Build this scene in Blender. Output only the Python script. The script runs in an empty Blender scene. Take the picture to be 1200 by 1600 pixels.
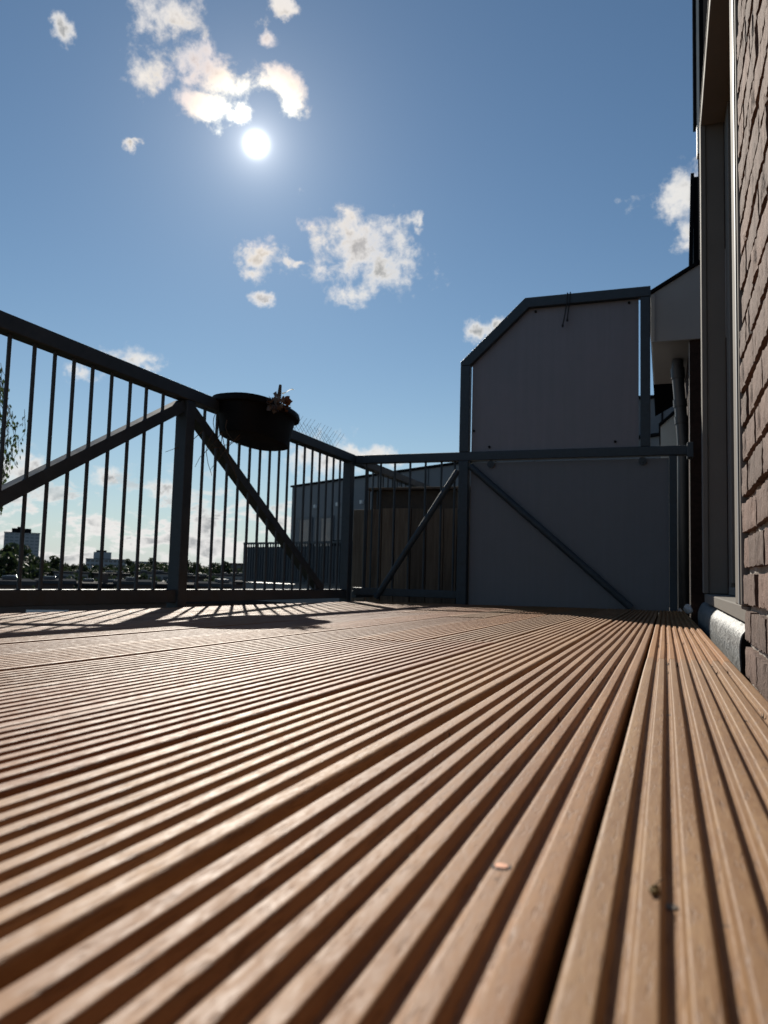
import bpy, bmesh, math, random
from mathutils import Vector, Matrix, noise

S = bpy.context.scene
C = S.collection
R = math.radians

# ------------------------------------------------------------------ camera
cam_d = bpy.data.cameras.new('camera')
cam = bpy.data.objects.new('camera', cam_d)
C.objects.link(cam)
yaw, pitch, roll = R(20.488), R(4.681), R(1.58)
fwd = Vector((-math.sin(yaw)*math.cos(pitch), math.cos(yaw)*math.cos(pitch), math.sin(pitch)))
rt0 = Vector((math.cos(yaw), math.sin(yaw), 0))
up0 = rt0.cross(fwd)
rt = math.cos(roll)*rt0 + math.sin(roll)*up0
up = -math.sin(roll)*rt0 + math.cos(roll)*up0
M = Matrix((rt, up, -fwd)).transposed().to_4x4()
M.translation = Vector((0, 0, .12))
cam.matrix_world = M
cam_d.sensor_fit = 'VERTICAL'
cam_d.sensor_height = 36
cam_d.sensor_width = 27
cam_d.lens = 26.53
cam_d.clip_start = .01
cam_d.clip_end = 20000
cam_d.dof.use_dof = True
cam_d.dof.focus_distance = 1.5
cam_d.dof.aperture_fstop = 11
S.camera = cam

# ------------------------------------------------------------------ sky and sun
SUN_EL, SUN_AZ = 30.0, -31.3            # azimuth from +Y towards +X
sun_dir = Vector((math.sin(R(SUN_AZ))*math.cos(R(SUN_EL)), math.cos(R(SUN_AZ))*math.cos(R(SUN_EL)), math.sin(R(SUN_EL))))
W = bpy.data.worlds.new('World')
S.world = W
W.use_nodes = True
nt = W.node_tree
nt.nodes.clear()


class NB:
    """small node helper"""
    def __init__(s, nt): s.nt = nt

    def n(s, typ, **kw):
        x = s.nt.nodes.new(typ)
        for k, v in kw.items(): setattr(x, k, v)
        return x

    def put(s, inp, v):
        if hasattr(v, 'is_output') or hasattr(v, 'links'): s.nt.links.new(v, inp)
        else: inp.default_value = v

    def m(s, op, a, b=None, c=None, clamp=False):
        x = s.n('ShaderNodeMath', operation=op, use_clamp=clamp)
        s.put(x.inputs[0], a)
        if b is not None: s.put(x.inputs[1], b)
        if c is not None: s.put(x.inputs[2], c)
        return x.outputs[0]

    def v(s, op, a, b=None, c=None, out=0):
        x = s.n('ShaderNodeVectorMath', operation=op)
        s.put(x.inputs[0], a)
        if b is not None: s.put(x.inputs[1], b)
        if c is not None: s.put(x.inputs[2], c)
        return x.outputs[out]

    def noise(s, vec, scale, detail=4, rough=.5, dist=0, out='Fac'):
        x = s.n('ShaderNodeTexNoise')
        s.put(x.inputs['Vector'], vec)
        x.inputs['Scale'].default_value = scale
        x.inputs['Detail'].default_value = detail
        x.inputs['Roughness'].default_value = rough
        x.inputs['Distortion'].default_value = dist
        return x.outputs[out]

    def ss(s, val, a, b, lo=0., hi=1.):
        x = s.n('ShaderNodeMapRange', interpolation_type='SMOOTHSTEP')
        s.put(x.inputs['Value'], val)
        s.put(x.inputs['From Min'], a); s.put(x.inputs['From Max'], b)
        s.put(x.inputs['To Min'], lo); s.put(x.inputs['To Max'], hi)
        return x.outputs['Result']

    def mix(s, f, a, b, blend='MIX'):
        x = s.n('ShaderNodeMix', data_type='RGBA', blend_type=blend)
        s.put(x.inputs['Factor'], f); s.put(x.inputs[6], a); s.put(x.inputs[7], b)
        return x.outputs[2]

    def ramp(s, f, stops):
        x = s.n('ShaderNodeValToRGB')
        el = x.color_ramp.elements
        while len(el) < len(stops): el.new(.5)
        for e, (p, c) in zip(el, stops):
            e.position = p; e.color = (*c, 1) if len(c) == 3 else c
        s.put(x.inputs[0], f)
        return x.outputs[0]

    def comb(s, x, y, z):
        c = s.n('ShaderNodeCombineXYZ')
        s.put(c.inputs[0], x); s.put(c.inputs[1], y); s.put(c.inputs[2], z)
        return c.outputs[0]


b = NB(nt)
tc = b.n('ShaderNodeTexCoord')
dvec = tc.outputs['Generated']
dn = b.v('NORMALIZE', dvec)
sky = b.n('ShaderNodeTexSky', sky_type='NISHITA')
sky.sun_disc = False
sky.sun_elevation = R(SUN_EL)
sky.sun_rotation = R(SUN_AZ)
sky.altitude = 0
sky.air_density = 1.0
sky.dust_density = 0.05
sky.ozone_density = 3.2
SKY_STR = .05
sep = b.n('ShaderNodeSeparateXYZ')
b.put(sep.inputs[0], dn)
az = b.m('DEGREES', b.m('ARCTAN2', sep.outputs[0], sep.outputs[1]))
el = b.m('DEGREES', b.m('ARCSINE', sep.outputs[2]))
uv0 = b.comb(az, el, 0.)
# warp a little so that cloud outlines are not ellipses
wn = b.noise(dn, 20, 6, .65, out='Color')
wv = b.v('MULTIPLY', b.v('SUBTRACT', wn, (.5, .5, .5)), (2.6, 2.2, 0.))
uv = b.v('ADD', uv0, wv)
CL = [(-38.2, 36.2, 2.1, 1.6), (-36.4, 34.5, 1.9, 1.5), (-34.2, 33.9, 2.5, 1.2), (-39.2, 33.1, 1.7, 1.3), (-35.6, 32.0, 2.5, 1.0),
      (-33.0, 31.6, 1.1, 0.6), (-29.2, 33.6, 1.7, 1.2), (-28.6, 32.5, 1.1, 0.8), (-30.9, 36.3, 1.0, 0.5), (-45.5, 34.0, 0.8, 0.9),
      (-40.3, 28.8, 0.4, 0.3), (-29.8, 37.9, 1.0, 0.4), (-23.1, 23.7, 3.9, 2.6), (-21.0, 23.0, 3.1, 2.1), (-23.7, 20.6, 2.0, 0.9),
      (-19.0, 22.9, 1.2, 1.5), (-30.8, 22.8, 1.4, 1.2), (-31.1, 21.7, 0.9, 0.8), (-30.3, 19.9, 0.9, 0.4), (-18.3, 25.6, 0.5, 0.8),
      (-27.9, 22.6, 0.9, 0.3), (1.3, 26.2, 2.5, 1.6), (1.4, 23.6, 0.9, 1.1), (-13.7, 18.2, 1.0, 0.9), (-12.4, 18.8, 0.6, 0.5),
      (-39.6, 15.0, 2.1, 1.0), (-42.8, 13.6, 1.1, 0.7), (-25.3, 8.8, 3.2, 1.3), (-46.9, 6.3, 2.4, 1.6), (-33.8, 3.6, 1.3, 1.6),
      (-36.6, 5.7, 1.1, 0.7), (-40.7, 6.4, 1.0, 0.6), (-22.1, 8.9, 2.4, 0.7)]
dist = None
for (a0, e0, ra, re) in CL:
    q = b.v('MULTIPLY_ADD', uv, (1/ra, 1/re, 0), (-a0/ra, -e0/re, 0))
    l = b.v('LENGTH', q, out=1)
    dist = l if dist is None else b.m('SMOOTH_MIN', dist, l, .25)
blob = b.m('SUBTRACT', 1.0, dist)
blob = b.m('MAXIMUM', blob, -1.5)
f1 = b.noise(dn, 30, 10, .61, .2)
f2 = b.noise(dn, 100, 6, .6)
fb = b.m('ADD', b.m('MULTIPLY', f1, .84), b.m('MULTIPLY', f2, .16))
dens = b.m('ADD', b.m('ADD', blob, .1), b.m('MULTIPLY', b.m('SUBTRACT', fb, .5), 4.6))
c_iso = b.ss(dens, -.22, 1.05)
# rows of small cumulus low over the horizon, all the way round
st = b.v('MULTIPLY', dn, (1., 1., 2.4))
g1 = b.noise(st, 19, 9, .62, .2)
band = b.ss(el, 10., 2.5, 0., 1.)
bandr = b.m('MULTIPLY', band, b.ss(el, -.5, 1.2, .75, 1.))
c_bank = b.m('MULTIPLY', b.ss(g1, b.m('SUBTRACT', .64, b.m('MULTIPLY', band, .20)), b.m('SUBTRACT', .74, b.m('MULTIPLY', band, .20))), bandr)
alpha = b.m('MAXIMUM', c_iso, c_bank)
# colour of the clouds: bright thin rims, greyer thick middles, warm close to the sun
thick = b.m('MAXIMUM', b.ss(dens, .55, 1.3), b.m('MULTIPLY', b.ss(g1, .52, .62), bandr))
core = b.noise(dn, 22, 5, .6)
thick = b.m('MULTIPLY', thick, b.ss(core, .40, .60, .1, 1.))
cosang = b.v('DOT_PRODUCT', dn, tuple(sun_dir), out=1)
ang = b.m('DEGREES', b.m('ARCCOSINE', b.m('MINIMUM', cosang, 1.0)))
near = b.m('POWER', 2.718, b.m('MULTIPLY', ang, -1/2.7))
ccol = b.mix(thick, (11.4, 11.2, 10.9, 1), (4.7, 4.9, 5.05, 1))
ir = b.ss(b.m('FRACT', b.m('ADD', b.m('MULTIPLY', ang, .23), b.m('MULTIPLY', fb, .9))), .1, .9)
warm = b.mix(ir, (17., 12.6, 8.2, 1), (13., 9.6, 9.0, 1))
ccol = b.mix(b.m('MULTIPLY', near, 2.8, clamp=True), ccol, warm)
ccol = b.mix(b.ss(ang, 5.2, 2.2), ccol, (26., 25., 21., 1))
# clear sky: Nishita, a bit of haze low down, aureole and disc of the sun
hz = b.m('POWER', 2.718, b.m('MULTIPLY', b.m('MAXIMUM', el, 0.), -1/6.0))
skyc = b.mix(b.m('MULTIPLY', hz, .85), b.mix(1., sky.outputs[0], (.90, 1.00, .98, 1), 'MULTIPLY'), (7.7, 8.4, 8.9, 1))
ex = lambda w: b.m('POWER', 2.718, b.m('MULTIPLY', ang, -1/w))
glow = b.m('ADD', b.m('ADD', b.m('MULTIPLY', ex(.9), 11.), b.m('MULTIPLY', ex(3.2), 4.0)), b.m('MULTIPLY', ex(9.), .55))
disc = b.m('MULTIPLY', b.m('POWER', 2.718, b.m('MULTIPLY', b.m('POWER', b.m('DIVIDE', ang, .54), 2.0), -1.0)), 60.)
tot = b.mix(alpha, skyc, ccol)
gs = nt.nodes.new('ShaderNodeVectorMath'); gs.operation = 'SCALE'
gs.inputs[0].default_value = (1., .99, .96)
b.put(gs.inputs[3], b.m('ADD', glow, disc))
tot = b.v('ADD', tot, gs.outputs[0])
bg = b.n('ShaderNodeBackground')
b.put(bg.inputs[0], tot)
bg.inputs[1].default_value = SKY_STR
wo = b.n('ShaderNodeOutputWorld')
nt.links.new(bg.outputs[0], wo.inputs[0])

sun_d = bpy.data.lights.new('sun', 'SUN')
sun_d.energy = 4.6
sun_d.angle = R(.5)
sun_d.color = (1., .93, .82)
sun_o = bpy.data.objects.new('sun', sun_d)
sun_o.rotation_euler = sun_dir.to_track_quat('Z', 'Y').to_euler()
sun_o.location = (-6, 10, 12)
C.objects.link(sun_o)

S.view_settings.view_transform = 'Standard'
S.view_settings.look = 'None'
S.view_settings.gamma = 1
S.view_settings.use_curve_mapping = False
S.view_settings.exposure = .56
S.cycles.max_bounces = 6
S.cycles.blur_glossy = 1.0
S.cycles.sample_clamp_indirect = 6.0

# ------------------------------------------------------------------ helpers
rnd = random.Random(7)


def obj(name, me, mat=None, parent=None, smooth=None):
    if isinstance(me, bmesh.types.BMesh):
        d = bpy.data.meshes.new(name)
        me.to_mesh(d); me.free(); me = d
    if mat is not None and len(me.materials) == 0: me.materials.append(mat)
    if smooth is not None:
        for p in me.polygons: p.use_smooth = True
        me.set_sharp_from_angle(angle=R(smooth))
    o = bpy.data.objects.new(name, me)
    C.objects.link(o)
    if parent: o.parent = parent
    return o


def tag(o, label=None, cat=None, group=None, kind=None):
    if label: o['label'] = label
    if cat: o['category'] = cat
    if group: o['group'] = group
    if kind: o['kind'] = kind
    return o


def thing(name, label, cat, loc=(0, 0, 0), rz=0, group=None, kind=None):
    o = bpy.data.objects.new(name, None)
    o.empty_display_size = .1
    C.objects.link(o)
    o.location = loc
    o.rotation_euler = (0, 0, rz)
    return tag(o, label, cat, group, kind)


def add_box(bm, x0, x1, y0, y1, z0, z1, bev=0., mtx=None):
    r = bmesh.ops.create_cube(bm, size=1)
    vs = r['verts']
    for v in vs:
        v.co = Vector(((x0+x1)/2 + v.co.x*(x1-x0), (y0+y1)/2 + v.co.y*(y1-y0), (z0+z1)/2 + v.co.z*(z1-z0)))
    if bev:
        es = list({e for v in vs for e in v.link_edges})
        rr = bmesh.ops.bevel(bm, geom=es, offset=bev, segments=2, affect='EDGES', profile=.5)
        vs = list({v for f in rr['faces'] for v in f.verts})
    if mtx is not None:
        for v in vs: v.co = mtx @ v.co
    return vs


def box(name, x0, x1, y0, y1, z0, z1, mat, parent=None, bev=0.):
    bm = bmesh.new()
    add_box(bm, x0, x1, y0, y1, z0, z1, bev)
    return obj(name, bm, mat, parent)


def add_tube(bm, pts, r, n=10, caps=True, square=False):
    """tube through points; r a number or a list"""
    pts = [Vector(p) for p in pts]
    rs = r if isinstance(r, (list, tuple)) else [r]*len(pts)
    rings = []
    for i, p in enumerate(pts):
        t = (pts[min(i+1, len(pts)-1)] - pts[max(i-1, 0)]).normalized()
        ref = Vector((0, 0, 1)) if abs(t.z) < .95 else Vector((1, 0, 0))
        a = t.cross(ref).normalized(); c = t.cross(a).normalized()
        ring = []
        for k in range(n):
            th = 2*math.pi*(k+.5)/n
            rr = rs[i]*(1/math.cos(math.pi/4) if square else 1)
            ring.append(bm.verts.new(p + rr*(math.cos(th)*a + math.sin(th)*c)))
        rings.append(ring)
    for A, B in zip(rings, rings[1:]):
        for k in range(n):
            bm.faces.new((A[k], A[(k+1) % n], B[(k+1) % n], B[k]))
    if caps:
        bm.faces.new(rings[0][::-1]); bm.faces.new(rings[-1])


def tube(name, pts, r, mat, parent=None, n=10, smooth=40, square=False):
    bm = bmesh.new()
    add_tube(bm, pts, r, 4 if square else n, square=square)
    bmesh.ops.recalc_face_normals(bm, faces=bm.faces[:])
    return obj(name, bm, mat, parent, None if square else smooth)


def prism(name, poly, axis, a, c, mat, parent=None, bev=0.):
    """extrude a 2D polygon. axis 'y': poly in (x,z); 'x': poly in (y,z)"""
    bm = bmesh.new()
    def co(p, t): return (p[0], t, p[1]) if axis == 'y' else ((t, p[0], p[1]) if axis == 'x' else (p[0], p[1], t))
    A = [bm.verts.new(co(p, a)) for p in poly]; B = [bm.verts.new(co(p, c)) for p in poly]
    bm.faces.new(A); bm.faces.new(B[::-1])
    n = len(poly)
    for i in range(n): bm.faces.new((A[i], B[i], B[(i+1) % n], A[(i+1) % n]))
    bmesh.ops.recalc_face_normals(bm, faces=bm.faces[:])
    if bev: bmesh.ops.bevel(bm, geom=bm.edges[:], offset=bev, segments=2, affect='EDGES', profile=.5)
    return obj(name, bm, mat, parent)


def copy_tree(o, parent=None):
    c = o.copy(); C.objects.link(c)
    if parent: c.parent = parent
    for ch in list(o.children): copy_tree(ch, c)
    return c


# ------------------------------------------------------------------ materials
def mat(name):
    m = bpy.data.materials.new(name); m.use_nodes = True
    nt = m.node_tree
    bs = nt.nodes['Principled BSDF']
    return m, NB(nt), bs


def bump(bb, bs, h, strength=.3, distance=.01):
    x = bb.n('ShaderNodeBump')
    x.inputs['Strength'].default_value = strength; x.inputs['Distance'].default_value = distance
    bb.put(x.inputs['Height'], h)
    bb.put(bs.inputs['Normal'], x.outputs[0])


def simple(name, col, rough=.5, metal=0., var=.15, scale=8., bmp=0., bscale=120., spec=.5, coat=0.):
    m, bb, bs = mat(name)
    co = bb.n('ShaderNodeTexCoord').outputs['Object']
    n1 = bb.noise(co, scale, 6, .6)
    lo = tuple(c*(1-var) for c in col); hi = tuple(min(1, c*(1+var)) for c in col)
    bb.put(bs.inputs['Base Color'], bb.ramp(n1, [(.3, lo), (.7, hi)]))
    bb.put(bs.inputs['Roughness'], bb.ss(n1, .2, .8, max(.02, rough-.08), min(1, rough+.08)))
    bs.inputs['Metallic'].default_value = metal
    bs.inputs['Specular IOR Level'].default_value = spec
    if bmp: bump(bb, bs, bb.noise(co, bscale, 4, .6), bmp, .004)
    return m


def wood_mat(name, hue0, val0):
    m, bb, bs = mat(name)
    co = bb.n('ShaderNodeTexCoord').outputs['Object']
    oi = bb.n('ShaderNodeObjectInfo')
    rv = oi.outputs['Random']
    off = bb.comb(bb.m('MULTIPLY', rv, 7.), bb.m('MULTIPLY', rv, 31.), 0.)
    p = bb.v('ADD', co, off)
    st = bb.v('MULTIPLY', p, (60., 3.2, 60.))
    grain = bb.noise(st, 1., 6, .6, .4)
    st2 = bb.v('MULTIPLY', p, (430., 46., 430.))
    pores = bb.noise(st2, 1., 3, .7)
    blot = bb.noise(bb.v('MULTIPLY', p, (9., 4., 9.)), 1., 5, .6)
    tone = bb.m('ADD', bb.m('ADD', bb.m('MULTIPLY', grain, .5), bb.m('MULTIPLY', blot, .35)), bb.m('MULTIPLY', bb.noise(bb.v('MULTIPLY', p, (120., 26., 120.)), 1., 4, .65), .15))
    base = bb.ramp(tone, [(.28, (.19, .084, .028)), (.5, (.325, .172, .068)), (.72, (.46, .270, .118))])
    hue = bb.n('ShaderNodeHueSaturation')
    bb.put(hue.inputs['Color'], base)
    bb.put(hue.inputs['Hue'], bb.m('ADD', hue0, bb.m('MULTIPLY', rv, .024)))
    bb.put(hue.inputs['Value'], bb.m('ADD', val0, bb.m('MULTIPLY', bb.m('FRACT', bb.m('MULTIPLY', rv, 7.3)), .36)))
    bb.put(hue.inputs['Saturation'], bb.m('ADD', .88, bb.m('MULTIPLY', bb.m('FRACT', bb.m('MULTIPLY', rv, 3.7)), .2)))
    dark = bb.ss(pores, .54, .70)
    mott = bb.noise(bb.v('MULTIPLY', p, (260., 48., 260.)), 1., 4, .7)
    colr = bb.mix(bb.ss(mott, .35, .65, .15, .75), bb.mix(.55, hue.outputs[0], (.16, .075, .035, 1)), hue.outputs[0])
    colr = bb.mix(bb.m('MULTIPLY', dark, .5), colr, (.09, .04, .02, 1))
    # a few dark specks and stains
    sp = bb.ss(bb.noise(p, 95., 2, .5), .74, .80)
    colr = bb.mix(bb.m('MULTIPLY', sp, .6), colr, (.05, .03, .02, 1))
    bb.put(bs.inputs['Base Color'], colr)
    bb.put(bs.inputs['Roughness'], bb.ss(mott, .35, .65, .54, .68))
    bs.inputs['Specular IOR Level'].default_value = .18
    h = bb.m('SUBTRACT', bb.m('ADD', bb.m('MULTIPLY', grain, .5), bb.m('MULTIPLY', bb.noise(bb.v('MULTIPLY', p, (900., 160., 900.)), 1., 2, .6), .35)), bb.m('MULTIPLY', dark, .6))
    bump(bb, bs, h, .42, .0011)
    return m


def brick_mat():
    m, bb, bs = mat('rough_brown_brick')
    co = bb.n('ShaderNodeTexCoord').outputs['Object']
    rv = bb.n('ShaderNodeObjectInfo').outputs['Random']
    p = bb.v('ADD', co, bb.comb(bb.m('MULTIPLY', rv, 9.), bb.m('MULTIPLY', rv, 5.), bb.m('MULTIPLY', rv, 3.)))
    n1 = bb.noise(p, 22., 8, .65)
    n2 = bb.noise(p, 420., 3, .7)
    t = bb.m('ADD', bb.m('MULTIPLY', n1, .6), bb.m('MULTIPLY', n2, .4))
    col = bb.ramp(t, [(.3, (.068, .036, .026)), (.5, (.132, .076, .056)), (.72, (.215, .14, .108))])
    hs = bb.n('ShaderNodeHueSaturation')
    bb.put(hs.inputs['Color'], col)
    bb.put(hs.inputs['Value'], bb.m('ADD', .68, bb.m('MULTIPLY', rv, .55)))
    bb.put(bs.inputs['Base Color'], hs.outputs[0])
    bs.inputs['Roughness'].default_value = .9
    vert = bb.noise(bb.v('MULTIPLY', p, (30., 62., 9.)), 1., 5, .6)
    crack = bb.ss(vert, .36, .42)
    h = bb.m('ADD', bb.m('MULTIPLY', n2, .4), bb.m('ADD', bb.m('MULTIPLY', crack, .8), bb.m('MULTIPLY', bb.noise(p, 130., 4, .6), .8)))
    bump(bb, bs, h, .9, .003)
    return m


def mortar_mat():
    m, bb, bs = mat('raked_lime_mortar')
    co = bb.n('ShaderNodeTexCoord').outputs['Object']
    n1 = bb.noise(co, 60., 6, .65)
    bb.put(bs.inputs['Base Color'], bb.ramp(n1, [(.3, (.24, .21, .18)), (.7, (.48, .44, .39))]))
    bs.inputs['Roughness'].default_value = .95
    bump(bb, bs, bb.noise(co, 260., 4, .7), .8, .004)
    return m


def galv_mat(name, col=(.040, .056, .068)):
    m, bb, bs = mat(name)
    co = bb.n('ShaderNodeTexCoord').outputs['Object']
    vo = bb.n('ShaderNodeTexVoronoi')
    bb.put(vo.inputs['Vector'], co); vo.inputs['Scale'].default_value = 45.
    n1 = bb.noise(co, 9., 6, .6)
    k = bb.m('ADD', bb.m('MULTIPLY', vo.outputs['Color'], .25), bb.m('MULTIPLY', n1, .75))
    bb.put(bs.inputs['Base Color'], bb.ramp(k, [(.25, tuple(c*.65 for c in col)), (.75, tuple(c*1.3 for c in col))]))
    bs.inputs['Metallic'].default_value = .2
    bb.put(bs.inputs['Roughness'], bb.ss(k, .2, .8, .45, .68))
    bump(bb, bs, n1, .15, .004)
    return m


def lead_mat():
    m, bb, bs = mat('folded_lead_sheet')
    co = bb.n('ShaderNodeTexCoord').outputs['Object']
    n1 = bb.noise(co, 30., 6, .6)
    streak = bb.noise(bb.v('MULTIPLY', co, (20., 90., 14.)), 1., 4, .6)
    t = bb.m('ADD', bb.m('MULTIPLY', n1, .5), bb.m('MULTIPLY', streak, .5))
    bb.put(bs.inputs['Base Color'], bb.ramp(t, [(.32, (.085, .092, .096)), (.68, (.22, .228, .228))]))
    bs.inputs['Metallic'].default_value = .3
    bs.inputs['Roughness'].default_value = .55
    bump(bb, bs, bb.noise(co, 70., 5, .6), .9, .008)
    return m


def plank_mat():
    m, bb, bs = mat('weathered_plank')
    co = bb.n('ShaderNodeTexCoord').outputs['Object']
    rv = bb.n('ShaderNodeObjectInfo').outputs['Random']
    p = bb.v('ADD', co, bb.comb(bb.m('MULTIPLY', rv, 9.), bb.m('MULTIPLY', rv, 5.), 0.))
    g = bb.noise(bb.v('MULTIPLY', p, (45., 45., 3.)), 1., 6, .65, .5)
    k = bb.ss(bb.noise(bb.v('MULTIPLY', p, (12., 12., 6.)), 1., 2, .5), .70, .76)
    col = bb.ramp(g, [(.3, (.075, .053, .036)), (.7, (.165, .125, .09))])
    hs = bb.n('ShaderNodeHueSaturation'); bb.put(hs.inputs['Color'], col)
    bb.put(hs.inputs['Value'], bb.m('ADD', .7, bb.m('MULTIPLY', rv, .7)))
    bb.put(bs.inputs['Base Color'], bb.mix(bb.m('MULTIPLY', k, .8), hs.outputs[0], (.03, .022, .016, 1)))
    bs.inputs['Roughness'].default_value = .85
    bump(bb, bs, g, .4, .004)
    return m


def leaf_mat(name, a, c):
    m, bb, bs = mat(name)
    g = bb.n('ShaderNodeNewGeometry').outputs['Random Per Island']
    bb.put(bs.inputs['Base Color'], bb.ramp(g, [(0., a), (1., c)]))
    bs.inputs['Roughness'].default_value = .6
    tr = bb.n('ShaderNodeBsdfTranslucent')
    bb.put(tr.inputs[0], bb.ramp(g, [(0., tuple(x*1.2 for x in a)), (1., tuple(x*1.4 for x in c))]))
    mx = bb.n('ShaderNodeMixShader'); mx.inputs[0].default_value = .3
    bb.nt.links.new(bs.outputs[0], mx.inputs[1]); bb.nt.links.new(tr.outputs[0], mx.inputs[2])
    bb.nt.links.new(mx.outputs[0], bb.nt.nodes['Material Output'].inputs[0])
    return m


def glass_mat():
    m, bb, bs = mat('dark_window_glass')
    bs.inputs['Base Color'].default_value = (.012, .014, .016, 1)
    bs.inputs['Roughness'].default_value = .04
    bs.inputs['IOR'].default_value = 2.1
    return m


M_wood = wood_mat('red_brown_hardwood_decking', .479, .74)
M_wood2 = wood_mat('tan_hardwood_decking', .482, .82)
M_brick = brick_mat()
M_mortar = mortar_mat()
M_galv = galv_mat('galvanised_steel')
M_galv2 = galv_mat('weathered_galvanised_tube', (.05, .064, .074))
M_lead = lead_mat()
M_plank = plank_mat()
M_glass = glass_mat()
def panel_mat(name, col, sc):
    m, bb, bs = mat(name)
    co = bb.n('ShaderNodeTexCoord').outputs['Object']
    n1 = bb.noise(co, 2.2, 6, .6)
    st = bb.noise(bb.v('MULTIPLY', co, (26., 26., 1.1)), 1., 5, .6)
    sp = bb.ss(bb.noise(co, 60., 3, .6), .68, .78)
    k = bb.m('ADD', bb.m('MULTIPLY', n1, .6), bb.m('MULTIPLY', st, .4))
    c = bb.ramp(k, [(.3, tuple(x*.88 for x in col)), (.7, tuple(x*1.2 for x in col))])
    c = bb.mix(bb.m('MULTIPLY', sp, .10), c, (.30, .29, .27, 1))
    bb.put(bs.inputs['Base Color'], c)
    bb.put(bs.inputs['Roughness'], bb.ss(k, .3, .7, .42, .62))
    bump(bb, bs, bb.noise(co, sc, 4, .6), .06, .003)
    return m
M_panel = panel_mat('grey_laminate_panel', (.205, .197, .215), 220.)
M_panel2 = panel_mat('grey_fibre_cement_panel', (.15, .158, .172), 160.)
M_frame = simple('taupe_painted_frame', (.20, .186, .168), .75, 0, .06, 5., spec=.06)
M_white = simple('white_painted_frame', (.74, .74, .72), .4, 0, .05, 5.)
M_black = simple('black_plastic', (.006, .006, .0065), .6, 0, .2, 9., spec=.15)
M_dark = simple('anthracite_cladding', (.012, .0125, .014), .95, 0, .12, 4., spec=0.)
M_cream = simple('cream_painted_trim', (.62, .58, .51), .5, 0, .06, 6.)
M_fascia = simple('grey_painted_fascia', (.30, .295, .28), .5, 0, .06, 4.)
M_roof = simple('bitumen_roof', (.03, .03, .032), .95, 0, .25, 2., spec=.05)
M_pipe = simple('dark_grey_pvc', (.03, .034, .038), .45, 0, .15, 10.)
M_copper = simple('coppery_screw_head', (.55, .30, .20), .4, .7, .2, 300.)
M_cable = simple('black_cord', (.01, .01, .01), .6)
M_soil = simple('terrace_underlay', (.05, .048, .045), .95, 0, .3, 3.)
M_clad = simple('grey_zinc_cladding', (.125, .138, .155), .5, .1, .08, 2.)
M_ground = simple('city_ground', (.02, .024, .016), 1., 0, .4, .02, spec=0.)
M_bark = simple('tree_bark', (.09, .07, .055), .9, 0, .3, 6.)
M_wire = simple('thin_steel_wire', (.3, .3, .3), .4, .8)
M_flower = simple('dried_petals', (.16, .08, .045), .8, 0, .3, 40.)
M_petal = simple('papery_grey_petals', (.13, .115, .11), .8, 0, .25, 40.)
M_leafpale = simple('pale_dry_leaf', (.66, .66, .56), .5, 0, .2, 40.)
M_twig = simple('dry_twig', (.10, .07, .045), .85, 0, .3, 40.)
M_wallA = simple('grey_tower_concrete', (.30, .32, .34), .8, 0, .08, .05)
M_wallB = simple('brown_city_brick', (.085, .06, .05), .9, 0, .15, .3)
M_wallC = simple('pale_render', (.30, .29, .28), .85, 0, .1, .2)
M_win = simple('far_window_glass', (.05, .065, .08), .15)
M_flatroof = simple('pale_gravel_roof', (.055, .058, .062), .95, 0, .25, .4, spec=0.)
M_leafA = leaf_mat('dark_tree_leaves', (.010, .017, .007), (.028, .042, .014))
M_leafB = leaf_mat('birch_leaves', (.02, .034, .010), (.055, .085, .022))

# ------------------------------------------------------------------ ground far below
bm = bmesh.new()
bmesh.ops.create_grid(bm, x_segments=40, y_segments=40, size=9000)
for v in bm.verts: v.co.z = -9
tag(obj('ground', bm, M_ground), kind='structure')
tag(box('terrace_slab', -2.06, .139, -2.0, 5.35, -.42, -.17, M_soil), kind='structure')

# ------------------------------------------------------------------ deck of ribbed boards
NG, EDGE, GW = 7, .0128, .0084
def groove_x(w):
    return [EDGE + GW/2 + j*(w - 2*EDGE - GW)/(NG-1) for j in range(NG)]


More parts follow.
